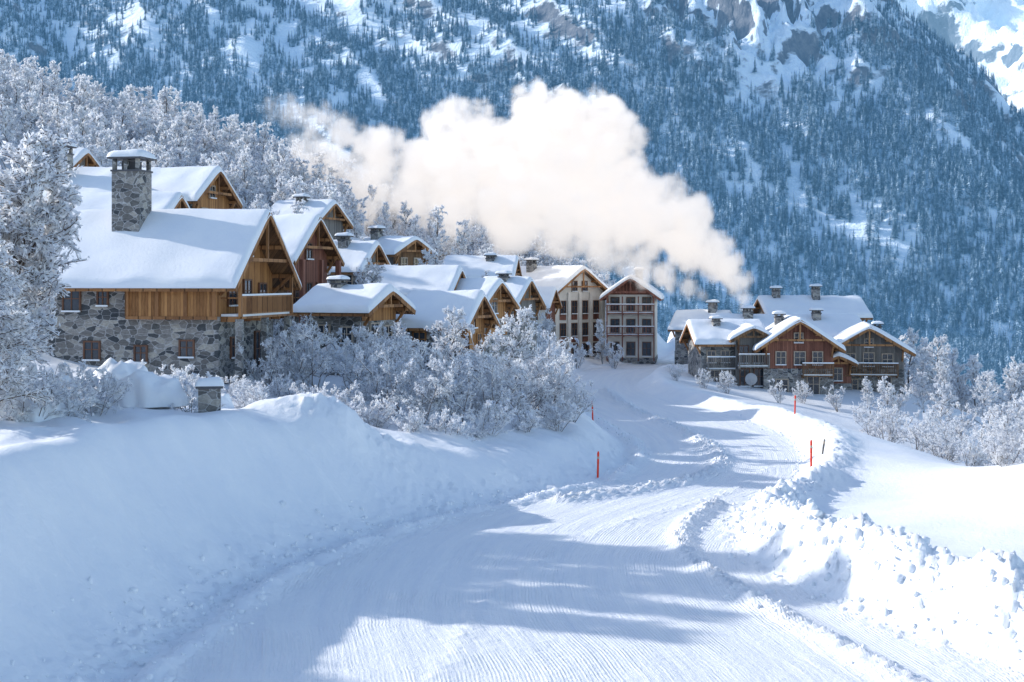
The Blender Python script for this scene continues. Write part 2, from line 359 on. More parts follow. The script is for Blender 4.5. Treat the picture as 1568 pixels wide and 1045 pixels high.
def conifer(seed,wid=.19,layers=11,tall=1.):
    r=np.random.default_rng(seed);V=[];F=[]
    V+=[(0,0,0)];
    b=len(V)
    for k in range(5):
        a=k*1.2566;V.append((.014*math.cos(a),.014*math.sin(a),-.1))
    V.append((0,0,.97))
    for k in range(5): F.append((b+k,b+(k+1)%5,b+5))
    for i in range(layers):
        t=i/(layers-1);z=.10+.86*t;rad=wid*(1-t)**.85*(.8+.4*r.random())+.012
        n=9 if t<.7 else 6;top=len(V);ox,oy=r.normal(0,.012,2)*(1-t)
        V.append((ox,oy,z+.085*(1-t*.4)))
        off=r.random()*6;st_=len(V)
        for k in range(2*n):
            a=off+k*math.pi/n;q=rad*((.75+.5*r.random()) if k%2==0 else .34)
            V.append((ox+q*math.cos(a),oy+q*math.sin(a),z-(.05+.03*r.random() if k%2==0 else -.01)*(1-.5*t)))
        for k in range(2*n): F.append((top,st_+k,st_+(k+1)%(2*n)))
    o=mesh_obj('conifer_shape',V,F,M_CON,False,link=False);return o
cons=[conifer(i,w) for i,w in enumerate([.16,.19,.14,.20,.17])]
n=100000
py=280+(990-280)*rng.random(n)**.75;px=(rng.random(n)*.92-.46)*py*1.02
pz=mh(px,py)
e=1.5;gxm=(mh(px+e,py)-mh(px-e,py))/(2*e);gym=(mh(px,py+e)-mh(px,py-e))/(2*e);sl=np.hypot(gxm,gym)
den=.72+1.15*fbm((px+.6*py)/30,(py-.5*px)/150,3,91)+.75*fbm(px/11,py/17,2,95)
den=den-1.5*np.exp(-(((px-140)/52)**2+((py-815)/60)**2))-ss((py-800)/180)*.15-ss((pz-160)/90)*.2
den=den-.45*np.exp(-(((px+150)/45)**2+((py-850)/70)**2))-.35*np.exp(-(((px-205)/40)**2+((py-650)/50)**2))
den=np.where(py<520,den+.08,den)-np.where(sl>1.5,.5,0)
keep=(rng.random(n)<np.clip((den-.18)*1.9,0,1)*.85)&(pz>-44)
cl=np.maximum(np.exp(-(((px-128)/15)**2+((py-520)/9)**2)),np.exp(-(((px-100)/9)**2+((py-500)/8)**2)));keep&=(cl<.5)
P=np.c_[px,py,pz-.3][keep]
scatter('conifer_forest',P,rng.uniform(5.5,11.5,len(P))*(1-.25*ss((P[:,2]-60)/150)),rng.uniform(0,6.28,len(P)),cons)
print('conifers',len(P))

# ---------------------------------------------------------------- frosted trees
def tube(P0,P1,R0,R1,ns=3):
    P0=np.array(P0);P1=np.array(P1);R0=np.array(R0);R1=np.array(R1)
    d=P1-P0;d/=np.linalg.norm(d,axis=1)[:,None]+1e-9
    up=np.where(np.abs(d[:,2:3])>.9,np.array([[1.,0,0]]),np.array([[0,0,1.]]))
    a=np.cross(d,up);a/=np.linalg.norm(a,axis=1)[:,None]+1e-9;b=np.cross(d,a)
    V=[]
    for k in range(ns):
        an=2*math.pi*k/ns+.5;o=a*math.cos(an)+b*math.sin(an);V+= [P0+o*R0[:,None],P1+o*R1[:,None]]
    V=np.stack(V,1).reshape(-1,3);n=len(P0);base=np.arange(n)[:,None]*(2*ns)
    F=[np.c_[base+2*k,base+2*((k+1)%ns),base+2*((k+1)%ns)+1,base+2*k+1] for k in range(ns)]
    return V,np.concatenate(F)
def frost_tree(name,seed,H=6,stems=1,spread=.5,limbs=14,br=7,tw=6,frost=5,updir=.5,fsz=.16,droop=0.):
    r=random.Random(seed);S=[];FR=[]
    def rv(s): return Vector((r.gauss(0,s),r.gauss(0,s),r.gauss(0,s)))
    def path(p,d,ln,n,w,grav):
        pts=[p.copy()];d=d.normalized()
        for i in range(n):
            d=(d+rv(w)+Vector((0,0,grav))).normalized();p=p+d*(ln/n);pts.append(p.copy())
        return pts,d
    def add(pts,r0,r1):
        n=len(pts)-1
        for i in range(n):
            S.append((pts[i],pts[i+1],r0+(r1-r0)*i/n,r0+(r1-r0)*(i+1)/n))
    for s in range(stems):
        if stems==1: d=Vector((r.gauss(0,.05),r.gauss(0,.05),1));p=Vector((0,0,-.3));hh=H*.93
        else:
            a=r.random()*6.28;q=spread*r.random()**.6;d=Vector((math.cos(a)*q,math.sin(a)*q,1));p=Vector((math.cos(a)*.25*H*.25*q,math.sin(a)*.25*H*.25*q,-.3));hh=H*r.uniform(.65,1.)
        T,_=path(p,d,hh,9,.07,.02)
        add(T,.016*H/(stems**.35),.004*H/(stems**.3))
        nl=max(4,limbs//stems if stems>1 else limbs)
        for i in range(nl):
            t=.14+.84*(i+r.random())/nl;k=min(int(t*9),8);f=t*9-k;p=T[k].lerp(T[k+1],f)
            a=i*2.4+r.random()*.8;el=updir+.5*t
            ln=H*spread*(.95-.62*t)*r.uniform(.65,1.1)*(1 if stems==1 else .75)
            d=Vector((math.cos(a),math.sin(a),el))
            Lb,_=path(p,d,ln,6,.13,.03-droop*.08);add(Lb,.0055*H,.0022*H)
            for j in range(br):
                t2=.2+.8*(j+r.random())/br;k=min(int(t2*6),5);p2=Lb[k].lerp(Lb[k+1],t2*6-k)
                dd_=(Lb[k+1]-Lb[k]).normalized()+rv(.55);dd_.z+=.15-droop*.4
                l2=ln*.42*r.uniform(.5,1.1)*(1.15-.5*t2)+.12*H*.3
                B,_=path(p2,dd_,l2,4,.18,.02-droop*.12);add(B,.0024*H,.0016*H)
                for q in range(tw):
                    t3=.15+.85*(q+r.random())/tw;k=min(int(t3*4),3);p3=B[k].lerp(B[k+1],t3*4-k)
                    d3=(B[k+1]-B[k]).normalized()+rv(.65);d3.z-=droop*.3
                    l3=l2*.45*r.uniform(.5,1.2)
                    Tw,_=path(p3,d3,l3,2,.2,-droop*.1)
                    add(Tw,.0016*H*.9,.0012*H)
                    for m in range(frost):
                        tt=r.random()*2;k=min(int(tt),1);c=Tw[k].lerp(Tw[k+1],tt-k)+rv(.035*H/6)
                        FR.append((c,(d3.normalized()+rv(.6)).normalized()))
    V,F=tube([s[0] for s in S],[s[1] for s in S],[s[2] for s in S],[s[3] for s in S])
    Z=.9
    V2,F2=tube([s[0]+Vector((0,0,s[2]*Z+.003*H/2)) for s in S],[s[1]+Vector((0,0,s[3]*Z+.003*H/2)) for s in S],[s[2]*1.0+.0012*H for s in S],[s[3]*1.0+.0012*H for s in S])
    C=np.array([f[0] for f in FR]);D=np.array([f[1] for f in FR]);n=len(C)
    rr=np.random.default_rng(seed);Q=rr.normal(0,1,(n,3));Q=np.cross(D,Q);Q/=np.linalg.norm(Q,axis=1)[:,None]
    a=(fsz*rr.uniform(.5,1.2,n)*.6)[:,None];b=(fsz*rr.uniform(.3,.8,n)*.42)[:,None]
    K=np.stack([C-D*a,C+Q*b,C+D*a,C-Q*b],1).reshape(-1,3);Fk=np.arange(4*n).reshape(-1,4)
    Vt=np.concatenate([V,V2,K]);Ft=np.concatenate([F,F2+len(V),Fk+len(V)+len(V2)])
    mi=np.r_[np.zeros(len(F)),np.ones(len(F2)+len(Fk))]
    return mesh_obj(name,Vt,Ft,[M_BARK,M_FROST],False,mi,link=False)
TR=[frost_tree('t0',1,6.5,1,.42,20,7,5,5,.6,.17),frost_tree('t1',2,6.5,1,.38,22,7,5,5,.7,.17),
    frost_tree('t2',3,5.0,7,.55,30,6,5,4,.6,.14),frost_tree('t3',4,4.5,9,.65,36,6,5,4,.5,.14)]
BU=[frost_tree('b0',11,2.4,8,.8,36,5,5,4,.4,.12),frost_tree('b1',12,2.2,9,.9,36,5,5,4,.3,.12)]
BIG=frost_tree('big',21,13,1,.30,46,10,8,6,.35,.22,.35)
BIG2=frost_tree('big2',22,12,1,.34,44,10,8,6,.45,.22,.15)
HILL=[frost_tree('h0',31,6,1,.34,16,5,4,4,.8,.30),frost_tree('h1',32,6.5,1,.30,16,5,4,4,.9,.30),frost_tree('h2',33,4.5,5,.5,20,5,4,4,.6,.28)]
def put(name,src,x,y,z=None,s=1,rz=None,sz=1):
    o=bpy.data.objects.new(name,src.data);COL.objects.link(o)
    if z is None: z=hz(x,y)
    o.location=(x,y,z-.05);o.scale=(s,s,s*sz);o.rotation_euler=(0,0,random.random()*6.28 if rz is None else rz);return o
# ---------------------------------------------------------------- houses
class House:
    def __init__(s,name,x,y,z,rot):
        s.e=bpy.data.objects.new(name,None);COL.objects.link(s.e);s.e.location=(x,y,z);s.e.rotation_euler=(0,0,math.radians(rot));s.p={}
        s.e.empty_display_size=.5
    def add(s,part,m,V,F,sm=False):
        d=s.p.setdefault(part,[m,[],[],sm]);b=len(d[1]);d[1]+=[tuple(v) for v in V];d[2]+=[tuple(i+b for i in f) for f in F]
    def box(s,part,m,x0,x1,y0,y1,z0,z1):
        V=[(x,y,z) for x in (x0,x1) for y in (y0,y1) for z in (z0,z1)]
        s.add(part,m,V,[(0,1,3,2),(4,6,7,5),(0,4,5,1),(2,3,7,6),(0,2,6,4),(1,5,7,3)])
    def beam(s,part,m,a,b,w,h):
        a=Vector(a);b=Vector(b);d=(b-a).normalized();u=Vector((0,0,1)) if abs(d.z)<.95 else Vector((1,0,0))
        r=d.cross(u).normalized()*w/2;u=r.normalized().cross(d)*h/2
        V=[a-r-u,a+r-u,a+r+u,a-r+u,b-r-u,b+r-u,b+r+u,b-r+u]
        s.add(part,m,V,[(3,2,1,0),(4,5,6,7),(0,1,5,4),(1,2,6,5),(2,3,7,6),(3,0,4,7)])
    def done(s):
        for k,(m,V,F,sm) in s.p.items():
            o=mesh_obj(k,V,F,m,sm);o.parent=s.e
        return s.e
def pillow(h,part,m,cx,cy,z,wx,wy,t,n=8,seed=0):
    V=[];F=[]
    for j in range(n+1):
        for i in range(n+1):
            a=-math.cos(math.pi*i/n);b=-math.cos(math.pi*j/n)
            e=max(abs(a),abs(b));hgt=t*math.sqrt(max(0,1-e**4))*(1+.15*math.sin(3*a+seed)*math.cos(2*b+seed))
            V.append((cx+a*wx/2,cy+b*wy/2,z+hgt))
    for j in range(n):
        for i in range(n): q=j*(n+1)+i;F.append((q,q+1,q+n+2,q+n+1))
    h.add(part,m,V,F,True)
def chimney(h,x,y,zb,zt,w,big=True):
    h.box('chimney',M_STONE,x-w/2,x+w/2,y-w/2,y+w/2,zb,zt-.75*(w/1.5))
    c=.75*(w/1.5);q=w/2
    h.box('chimney_rim',M_SLATE,x-q-.06,x+q+.06,y-q-.06,y+q+.06,zt-c+.002,zt-c+.1)
    for a in (-1,0,1):
        for b in (-1,1):
            h.box('chimney_posts',M_STONE,x+a*(q-.12)-.1,x+a*(q-.12)+.1,y+b*(q-.12)-.1,y+b*(q-.12)+.1,zt-c+.102,zt-.102)
    h.box('chimney_flue',M_SLATE,x-q*.5,x+q*.5,y-q*.5,y+q*.5,zt-c+.103,zt-.2)
    h.box('chimney_cap',M_SLATE,x-q-.18,x+q+.18,y-q-.18,y+q+.18,zt-.1,zt)
    pillow(h,'chimney_snow',M_RSNOW,x,y,zt-.01,w+.42,w+.42,.34*(w/1.5)+.08)
def window(h,face,L,W,u,z,w,hh,fm=None,sh=None,off=.05):
    fm=fm or M_FRAME
    def b(part,m,u0,u1,z0,z1,d0,d1):
        if face=='F': h.box(part,m,u0,u1,-W/2-d1,-W/2-d0,z0,z1)
        elif face=='B': h.box(part,m,u0,u1,W/2+d0,W/2+d1,z0,z1)
        elif face=='R': h.box(part,m,L/2+d0,L/2+d1,u0,u1,z0,z1)
        else: h.box(part,m,-L/2-d1,-L/2-d0,u0,u1,z0,z1)
    o=off;b('window_glass',M_GLASS,u-w/2,u+w/2,z,z+hh,o-.04,o+.012)
    t=.09
    b('window_frame',fm,u-w/2-t,u-w/2,z-t,z+hh+t,o-.04,o+.07);b('window_frame',fm,u+w/2,u+w/2+t,z-t,z+hh+t,o-.04,o+.07)
    b('window_frame',fm,u-w/2,u+w/2,z+hh,z+hh+t,o-.04,o+.068);b('window_frame',fm,u-w/2,u+w/2,z-t,z,o-.04,o+.068)
    b('window_frame',fm,u-.03,u+.03,z,z+hh,o+.013,o+.05);b('window_frame',fm,u-w/2,u-.031,z+hh*.55,z+hh*.55+.05,o+.013,o+.045);b('window_frame',fm,u+.031,u+w/2,z+hh*.55,z+hh*.55+.05,o+.013,o+.045)
    b('sill_snow',M_RSNOW,u-w/2-t,u+w/2+t,z-t+.001,z-t+.09,o+.071,o+.18)
    if sh:
        b('shutters',sh,u-w/2-t-w*.45,u-w/2-t-.01,z-.03,z+hh+.03,o-.03,o+.05);b('shutters',sh,u+w/2+t+.01,u+w/2+t+w*.45,z-.03,z+hh+.03,o-.03,o+.05)
def balcony(h,face,L,W,u0,u1,z,dep=1.1,m=None,step=.16,rail=1.0,posts=0):
    m=m or M_WOODD
    def b(part,ma,a0,a1,z0,z1,d0,d1):
        if face=='F': h.box(part,ma,a0,a1,-W/2-d1,-W/2-d0,z0,z1)
        elif face=='R': h.box(part,ma,L/2+d0,L/2+d1,a0,a1,z0,z1)
        else: h.box(part,ma,-L/2-d1,-L/2-d0,a0,a1,z0,z1)
    b('balcony_floor',m,u0,u1,z-.12,z,.06,dep)
    b('balcony_snow',M_RSNOW,u0+.05,u1-.05,z+.001,z+.13,.07,dep-.08)
    b('balcony_rail',m,u0,u1,z+rail,z+rail+.09,dep-.09,dep);b('balcony_rail_snow',M_RSNOW,u0,u1,z+rail+.091,z+rail+.19,dep-.11,dep+.02)
    b('balcony_rail',m,u0,u1,z+.12,z+.19,dep-.07,dep-.02)
    k=u0
    while k<u1-.05:
        b('balcony_baluster',m,k+.01,k+.08,z+.191,z+rail-.001,dep-.065,dep-.025);k+=step
    for q in (u0,u1-.1):
        b('balcony_post',m,q-.012,q+.112,z+.001,z+rail+.03,dep-.115,dep+.012)
        b('balcony_rail',m,q+.02,q+.07,z+rail-.06,z+rail+.02,.06,dep-.12)
    n=max(2,int((u1-u0)/1.5)+1)
    for i in range(n):
        q=u0+.1+(u1-u0-.2)*i/(n-1);b('balcony_bracket',m,q-.06,q+.06,z-.28,z-.121,.05,dep-.15)
def chalet(name,x,y,z,rot,L,W,H,k,oe=.9,og=.9,snow=.45,base=1.5,wall=None,gable=None,stone=None,barge=None,seed=0,sag=.03):
    wall=wall or M_WOOD;stone=stone or M_STONE;gable=gable or wall;barge=barge or M_BEAM
    h=House(name,x,y,z,rot);zr=H+k*W/2
    h.box('stone_base',stone,-L/2-.05,L/2+.05,-W/2-.05,W/2+.05,-3.5,base)
    h.add('walls',wall,[(-L/2,-W/2,base),(L/2,-W/2,base),(L/2,-W/2,H),(-L/2,-W/2,H),(-L/2,W/2,base),(L/2,W/2,base),(L/2,W/2,H),(-L/2,W/2,H)],[(0,1,2,3),(5,4,7,6)])
    for sx,f in ((1,1),(-1,0)):
        V=[(sx*L/2,-W/2,base),(sx*L/2,W/2,base),(sx*L/2,W/2,H),(sx*L/2,0,zr),(sx*L/2,-W/2,H)]
        h.add('gable_walls',gable,V,[(0,1,2,3,4) if f else (4,3,2,1,0)])
    a=L/2+og;b=W/2+oe;t=.15;o=.01
    for s in (-1,1):
        p0=(0,zr+o);p1=(s*b,zr+o-k*b)
        V=[(x_,yy_,zz) for x_ in (-a,a) for (yy_,zz) in (p0,p1,(p1[0],p1[1]+t),(0,p0[1]+t))]
        F=[(0,1,2,3),(7,6,5,4),(1,5,6,2),(0,4,5,1),(3,2,6,7)]
        if s>0: F=[f[::-1] for f in F]
        h.add('roof_boards',M_WOODD,V,F)
        for e in (-1,1):
            h.beam('bargeboards',barge,(e*(a+.03),s*.02,zr+.02),(e*(a+.03),s*(b+.02),zr+.02-k*(b+.02)),.07,.30)
            h.beam('gable_struts',barge,(e*(L/2+.05),s*(W/2-.15),H-1.1),(e*(a-.15),s*(W/2-.15),H-.15+k*.1),.14,.16)
        h.beam('fascia',barge,(-a,s*(b-.02),zr-k*b-.02),(a,s*(b-.02),zr-k*b-.02),.06,.16)
        n=int(2*a/.8)
        for i in range(n+1):
            q=-a+.12+(2*a-.24)*i/n
            h.beam('rafters',barge,(q,s*(W/2-.1),zr-k*(W/2-.1)-.08),(q,s*(b-.06),zr-k*(b-.06)-.08),.1,.14)
    for f in (0,-.5,.5,-1,1):
        yq=f*(W/2-.05);h.beam('purlins',barge,(-a+.05,yq,zr-k*abs(yq)-.14),(a-.05,yq,zr-k*abs(yq)-.14),.18,.22)
    h.beam('gable_tie',barge,(a-.12,-W*.36,zr-k*W*.36-.15),(a-.12,W*.36,zr-k*W*.36-.15),.14,.18)
    h.beam('gable_tie',barge,(a-.12,0,zr-.25),(a-.12,0,zr-k*W*.36-.1),.13,.13)
    nu,nv=30,40;rr=random.Random(seed);ph=rr.random()*6
    xs_=-np.cos(np.pi*np.arange(nu+1)/nu)*(a+.08);vs=-np.cos(np.pi*np.arange(nv//2+1)/(nv//2));vs=np.r_[(vs-1)/2,(vs[1:]+1)/2]*(b+.11)
    Xg,Yg=np.meshgrid(xs_,vs)
    e=np.minimum(a+.08-np.abs(Xg),(b+.11-np.abs(Yg)));ed=np.clip(e/.24,0,1)
    nz_=fbm((Xg+x)*.45,(Yg+y)*.45,3,seed+100)
    th=snow*(.94*np.sqrt(np.clip(1-(1-ed)**2,0,1))+.06*np.clip(e/1.0,0,1))*(1+.38*nz_)
    wob=.12*pn(Xg*1.2+x,Yg*0+y,seed+3)*np.clip(1-e/.5,0,1)
    bz=zr+.17-k*np.sqrt(Yg**2+.02)
    top=bz+th-.12*k*np.exp(-(Yg/.5)**2);bot=bz-.01
    Yw=Yg+np.sign(Yg)*wob
    V=np.r_[np.c_[Xg.ravel(),Yw.ravel(),top.ravel()],np.c_[Xg.ravel(),Yw.ravel(),bot.ravel()]]
    G=grid_faces(nu+1,len(vs));Fs=[tuple(f) for f in G]+[tuple((f+len(Xg.ravel()))[::-1]) for f in G]
    h.add('roof_snow',M_RSNOW,V,Fs,True)
    h.L=L;h.W=W;h.H=H;h.zr=zr;h.k=k
    return h
def W4(h,face,lst,fm=None,sh=None,base_off=.0):
    for u,z,w,hh in lst: window(h,face,h.L,h.W,u,z,w,hh,fm,sh,.055 if base_off==0 else base_off)

# main chalet
h=chalet('stone_chalet',-19.5,79.6,4.3,-11,9.8,8.0,5.55,.82,1.0,1.35,.40,3.3,M_STONE,M_WOOD,seed=1)
h.box('plank_wall',M_WOOD,.0,4.95,-4.45,-4.003,3.31,5.2)
h.box('plank_sill',M_BEAM,-.1,5.05,-4.5,-4.46,3.15,3.32)
for q in (.0,1.7,3.3,4.9): h.box('corner_post',M_BEAM,q-.1,q+.1,-4.55,-4.451,3.33,5.4)
W4(h,'F',[(-3.4,3.6,.9,1.1),(-1.6,3.9,.5,.7)],M_FRAMED)
W4(h,'F',[(-2.2,1.0,.8,.9),(.6,.9,.6,.8),(3.2,1.2,.7,.8)],M_WOOD,base_off=.1)
W4(h,'R',[(-2.2,3.9,1.0,1.1),(0,3.9,1.0,1.3),(2.3,3.9,1,1.1),(0,6.6,.9,.9)],M_FRAMED)
W4(h,'R',[(-2,1.1,.9,1.0),(1.6,.2,1.1,2.1)],M_WOOD,base_off=.1)
balcony(h,'R',h.L,h.W,-3.8,3.8,3.3,1.25,M_BEAM)
for q in (-3.7,0,3.7): h.box('porch_post',M_STONE if q<3 else M_BEAM,5.8,6.15,q-.18,q+.18,-3,3.17)
for q in (-3.9,3.9): h.beam('porch_truss',M_BEAM,(6.1,q,3.3),(6.1,q,5.35),.16,.16)
chimney(h,-1.4,-1.05,7.3,12.0,1.6)
h.done()
h=chalet('timber_house',-16.3,97.5,4.8,-16,5,6.6,6.4,.75,.8,.9,.38,2.4,M_WOODD,M_WOODR,seed=2)
W4(h,'F',[(-1,3.4,.9,1.2),(1.2,3.4,.9,1.2)],M_FRAMED);W4(h,'R',[(-1.8,3.2,.8,1.3),(0,3.2,.8,1.3),(1.8,3.2,.8,1.3),(0,6.2,.9,1)],M_FRAME)
balcony(h,'R',h.L,h.W,-3,3,2.6,1.1,M_BEAM)
for q in (-3,0,3): h.box('pillar',M_WOODR,3.3,3.62,q-.16,q+.16,-3,6.1)
h.done()
h=chalet('stone_cottage',-10.0,90,4.6,-22,3.6,4.6,3.2,.42,.9,.9,.45,2.4,M_STONE,M_WOOD,seed=3)
W4(h,'F',[(-.8,1.1,.7,1.0),(.8,1.1,.7,.9)],M_FRAME,base_off=.1);W4(h,'R',[(-.9,.3,1,1.9),(1,1,.8,1)],M_FRAME,base_off=.1)
chimney(h,-.9,-.4,3.5,5.0,.7);h.done()
h=chalet('village_house',-13.2,115,6.5,-14,3.8,6,4,.62,.7,.6,.42,2,M_STONE,M_WOODG,seed=4);W4(h,'F',[(-1,2.3,.8,1.1),(1,2.3,.8,1.1)]);W4(h,'R',[(-1,2.3,.8,1.1),(1,2.3,.8,1.1)]);chimney(h,0,-1,4.6,6.6,.8);h.done()
h=chalet('village_house',-11.2,130,9,-32,4.6,5,3,.45,.7,.7,.42,1.2,M_WOODG,M_WOODD,seed=5);W4(h,'F',[(-1.2,1.4,.8,1.0),(1,1.4,.8,1.0)]);W4(h,'R',[(-1,1.4,.8,1.1),(1,1.4,.8,1.1)]);chimney(h,-1,-.6,3.6,5.3,.8);h.done()
h=chalet('village_house',-7.2,107,4.5,-12,5.8,6,3.9,.6,.7,.6,.45,2,M_STONE,M_WOOD,seed=6);W4(h,'F',[(-1.5,2.3,.8,1.0),(1.3,2.3,.8,1.0)]);W4(h,'R',[(-1.2,2.3,.8,1.1),(1.2,2.3,.8,1.1)]);h.done()
h=chalet('wooden_chalet',-4.4,95,3.5,-18,3.7,5,3.3,.66,.7,.8,.42,1.2,M_STONE,M_WOOD,seed=7);W4(h,'F',[(-.9,1.6,.8,1.0)],M_WOOD);W4(h,'R',[(0,2.9,.9,1.0),(-1.2,1.4,.8,1),(1.2,1.4,.8,1)],M_FRAME);h.done()
h=chalet('wooden_chalet',-2.7,106,4,-24,2.8,5.2,3.7,.62,.7,.7,.42,1.4,M_WOOD,M_WOOD,seed=8);W4(h,'R',[(0,3.1,.9,1.0),(-1.2,1.6,.8,1),(1.2,1.6,.8,1)],M_FRAME);h.done()
h=chalet('village_house',-.4,118,3.9,-20,3.0,6,3.7,.62,.7,.6,.42,2,M_STONE,M_WOODG,seed=9);W4(h,'F',[(-.9,2.2,.7,1.0),(.9,2.2,.7,1)]);W4(h,'R',[(-1.2,2.2,.8,1),(1.2,2.2,.8,1)]);chimney(h,0,-.8,4.8,6.2,.7);h.done()
h=chalet('village_house',-3,140,6.8,-6,6.0,7,3,.5,.7,.6,.42,1.2,M_STONE,M_WOODG,seed=10);W4(h,'F',[(-2,1.4,.8,1.0),(0,1.4,.8,1),(2,1.4,.8,1)]);chimney(h,1,-1,3.6,5.2,.8);h.done()
h=chalet('village_house',-18.5,128,11.2,-18,4.5,6,3.5,.55,.7,.6,.42,1.5,M_STONE,M_WOODG,seed=30);W4(h,'F',[(-1,1.8,.8,1.1),(1,1.8,.8,1.1)]);chimney(h,0,-1,4,5.8,.8);h.done()
# white & red-brown house beside the road
h=chalet('plaster_house',4.6,169,.8,-44,9.0,8.8,7.4,.6,.8,.8,.42,1.4,M_WOODR,M_PLAST,seed=11)
for zz in (2.3,4.9):
    W4(h,'F',[(q,zz,.9,1.4) for q in (-3.3,-1.1,1.1,3.3)],M_FRAMED)
    for q in (-2.9,-.95,.95,2.9): h.box('red_panel',M_WOODR,4.52,4.56,q-.55,q+.55,zz-.75,zz-.12)
    W4(h,'R',[(q,zz,.85,1.4) for q in (-2.9,-.95,.95,2.9)],M_FRAMED)
W4(h,'R',[(q,.1,.85,1.2) for q in (-2.9,-.95,.95,2.9)],M_FRAMED,base_off=.1);W4(h,'R',[(-.9,7.5,.8,1.1),(.9,7.5,.8,1.1)],M_FRAMED)
for q in (-4.15,-1.93,0,1.93,4.15): h.box('white_pilaster',M_PLAST,4.565,4.75,q-.24,q+.24,-1,7.3)
h.box('white_pilaster',M_PLAST,-4.2,-3.9,-4.6,-4.41,1.4,7.2);h.box('white_pilaster',M_PLAST,-.2,.2,-4.6,-4.41,1.4,7.2)
chimney(h,-2,-1.2,8.6,11.2,.9);h.done()
h=chalet('village_house',1.8,158,2.8,-12,5.0,6,4.0,.55,.7,.6,.42,2,M_PLAST,M_WOODR,seed=12);W4(h,'F',[(-1.3,2.4,.8,1.1),(1.2,2.4,.8,1.1)],M_FRAMED);h.done()
# balcony house
h=chalet('balcony_house',14.1,166,.2,-98,8,5.4,7.6,.72,.7,1.2,.42,.5,M_PLAST,M_PLAST,seed=13,barge=M_WOODR)
h.add('gable_planks',M_WOODR,[(4.02,-2.6,7.7),(4.02,2.6,7.7),(4.02,0,9.4)],[(0,1,2)])
for zz in (.6,3.2,5.7):
    W4(h,'R',[(q,zz+.15,.85,1.5) for q in (-1.8,0,1.8)],M_FRAMED)
    if zz>1: balcony(h,'R',h.L,h.W,-2.7,2.7,zz-.05,1.1,M_WOODR,.34,.85)
for q in (-2.65,-.9,.9,2.65): h.box('balcony_column',M_WOODR,4.95,5.09,q-.07,q+.07,.2,7.5)
W4(h,'L',[(-1,4,.8,1.2),(1,4,.8,1.2)]);chimney(h,1,.8,8.3,10.6,.8);h.done()
# right cluster
h=chalet('stone_farmhouse',20.0,134,-.6,4,5.6,6,4.5,.5,.7,.7,.42,4.4,M_STONE,M_WOODG,seed=14);W4(h,'F',[(-1.9,2.6,.7,1),(-.6,2.6,.7,1),(-1.6,.5,.8,1.3)],M_FRAME,base_off=.1);balcony(h,'F',h.L,h.W,-2.4,.8,2.0,.9,M_WOODG);chimney(h,-1,-1,4.9,6.6,.7);h.done()
h=chalet('glazed_annex',21.9,132.3,-.6,-88,4.4,3.0,4.9,.55,.6,.8,.36,.4,M_WOODG,M_WOODG,seed=15,barge=M_WOODD);W4(h,'R',[(-.8,2.6,.8,1.5),(.5,2.6,.8,1.5),(-.7,.5,.8,1.5),(.6,.5,.8,1.5)],M_FRAMED);balcony(h,'R',h.L,h.W,-1.4,1.4,2.3,1,M_WOODG)
h.done()
h=chalet('red_wood_chalet',26.3,133,-1,-94,7.6,6.2,4.7,.68,.9,1.2,.40,2.5,M_WOODR,M_WOODR,seed=16)
W4(h,'R',[(-1.6,2.9,.8,1.1),(0.1,2.9,.9,1.1),(1.7,2.9,.8,1.1),(0,4.9,.7,.8)],M_FRAME);W4(h,'R',[(-1.5,.3,1,1.2),(1.3,.2,1,1.6)],M_FRAME,base_off=.1);balcony(h,'R',h.L,h.W,.2,3.0,1.95,1.2,M_WOODD);chimney(h,-1,-1.2,5.2,7.4,.8);h.done()
h=chalet('wooden_chalet',34.1,137,-1.4,-100,7.2,6.4,4.5,.6,.9,1.2,.40,2.6,M_WOODD,M_WOODG,seed=17)
W4(h,'R',[(-1.7,2.9,.9,1.1),(0,2.9,.9,1.2),(1.7,2.9,.9,1.1),(0,4.7,.7,.7)],M_FRAME);W4(h,'R',[(-1.5,.5,.9,1.1),(1.5,.4,1,1.5)],M_FRAME,base_off=.1);balcony(h,'R',h.L,h.W,-2.6,2.6,2.1,1.2,M_WOODD);chimney(h,1,1,5.0,6.8,.7);h.done()
h=chalet('wooden_shed',30.4,134.2,-1.6,-92,3,2.6,3.4,.5,.4,.7,.34,1.5,M_WOODG,M_WOODR,seed=27);W4(h,'R',[(0,1.8,.8,1.1)],M_FRAME);h.done()
h=chalet('village_house',28.2,147.5,-.3,3,14,9,4.0,.42,.8,.7,.42,2,M_STONE,M_WOODG,seed=18);chimney(h,-4,-1,5,7,.9);chimney(h,3,-1.5,5,6.8,.8);W4(h,'F',[(q,2.2,.8,1.1) for q in (-5,-2,1,4)]);h.done()
h=chalet('village_house',33.0,158,-.3,2,10,8,6.0,.42,.8,.7,.42,3,M_STONE,M_WOODG,seed=19);chimney(h,-3.8,-.5,7.4,9.0,.8);chimney(h,0.5,-1,7.3,9.2,.8);W4(h,'F',[(q,3.8,.8,1.1) for q in (-3,0,3)]);h.done()
h=chalet('village_house',21.5,160,-.3,-20,5,6,4.6,.5,.7,.6,.4,2,M_STONE,M_WOODG,seed=20);chimney(h,1.2,-.5,5.6,7.4,.9);h.done()
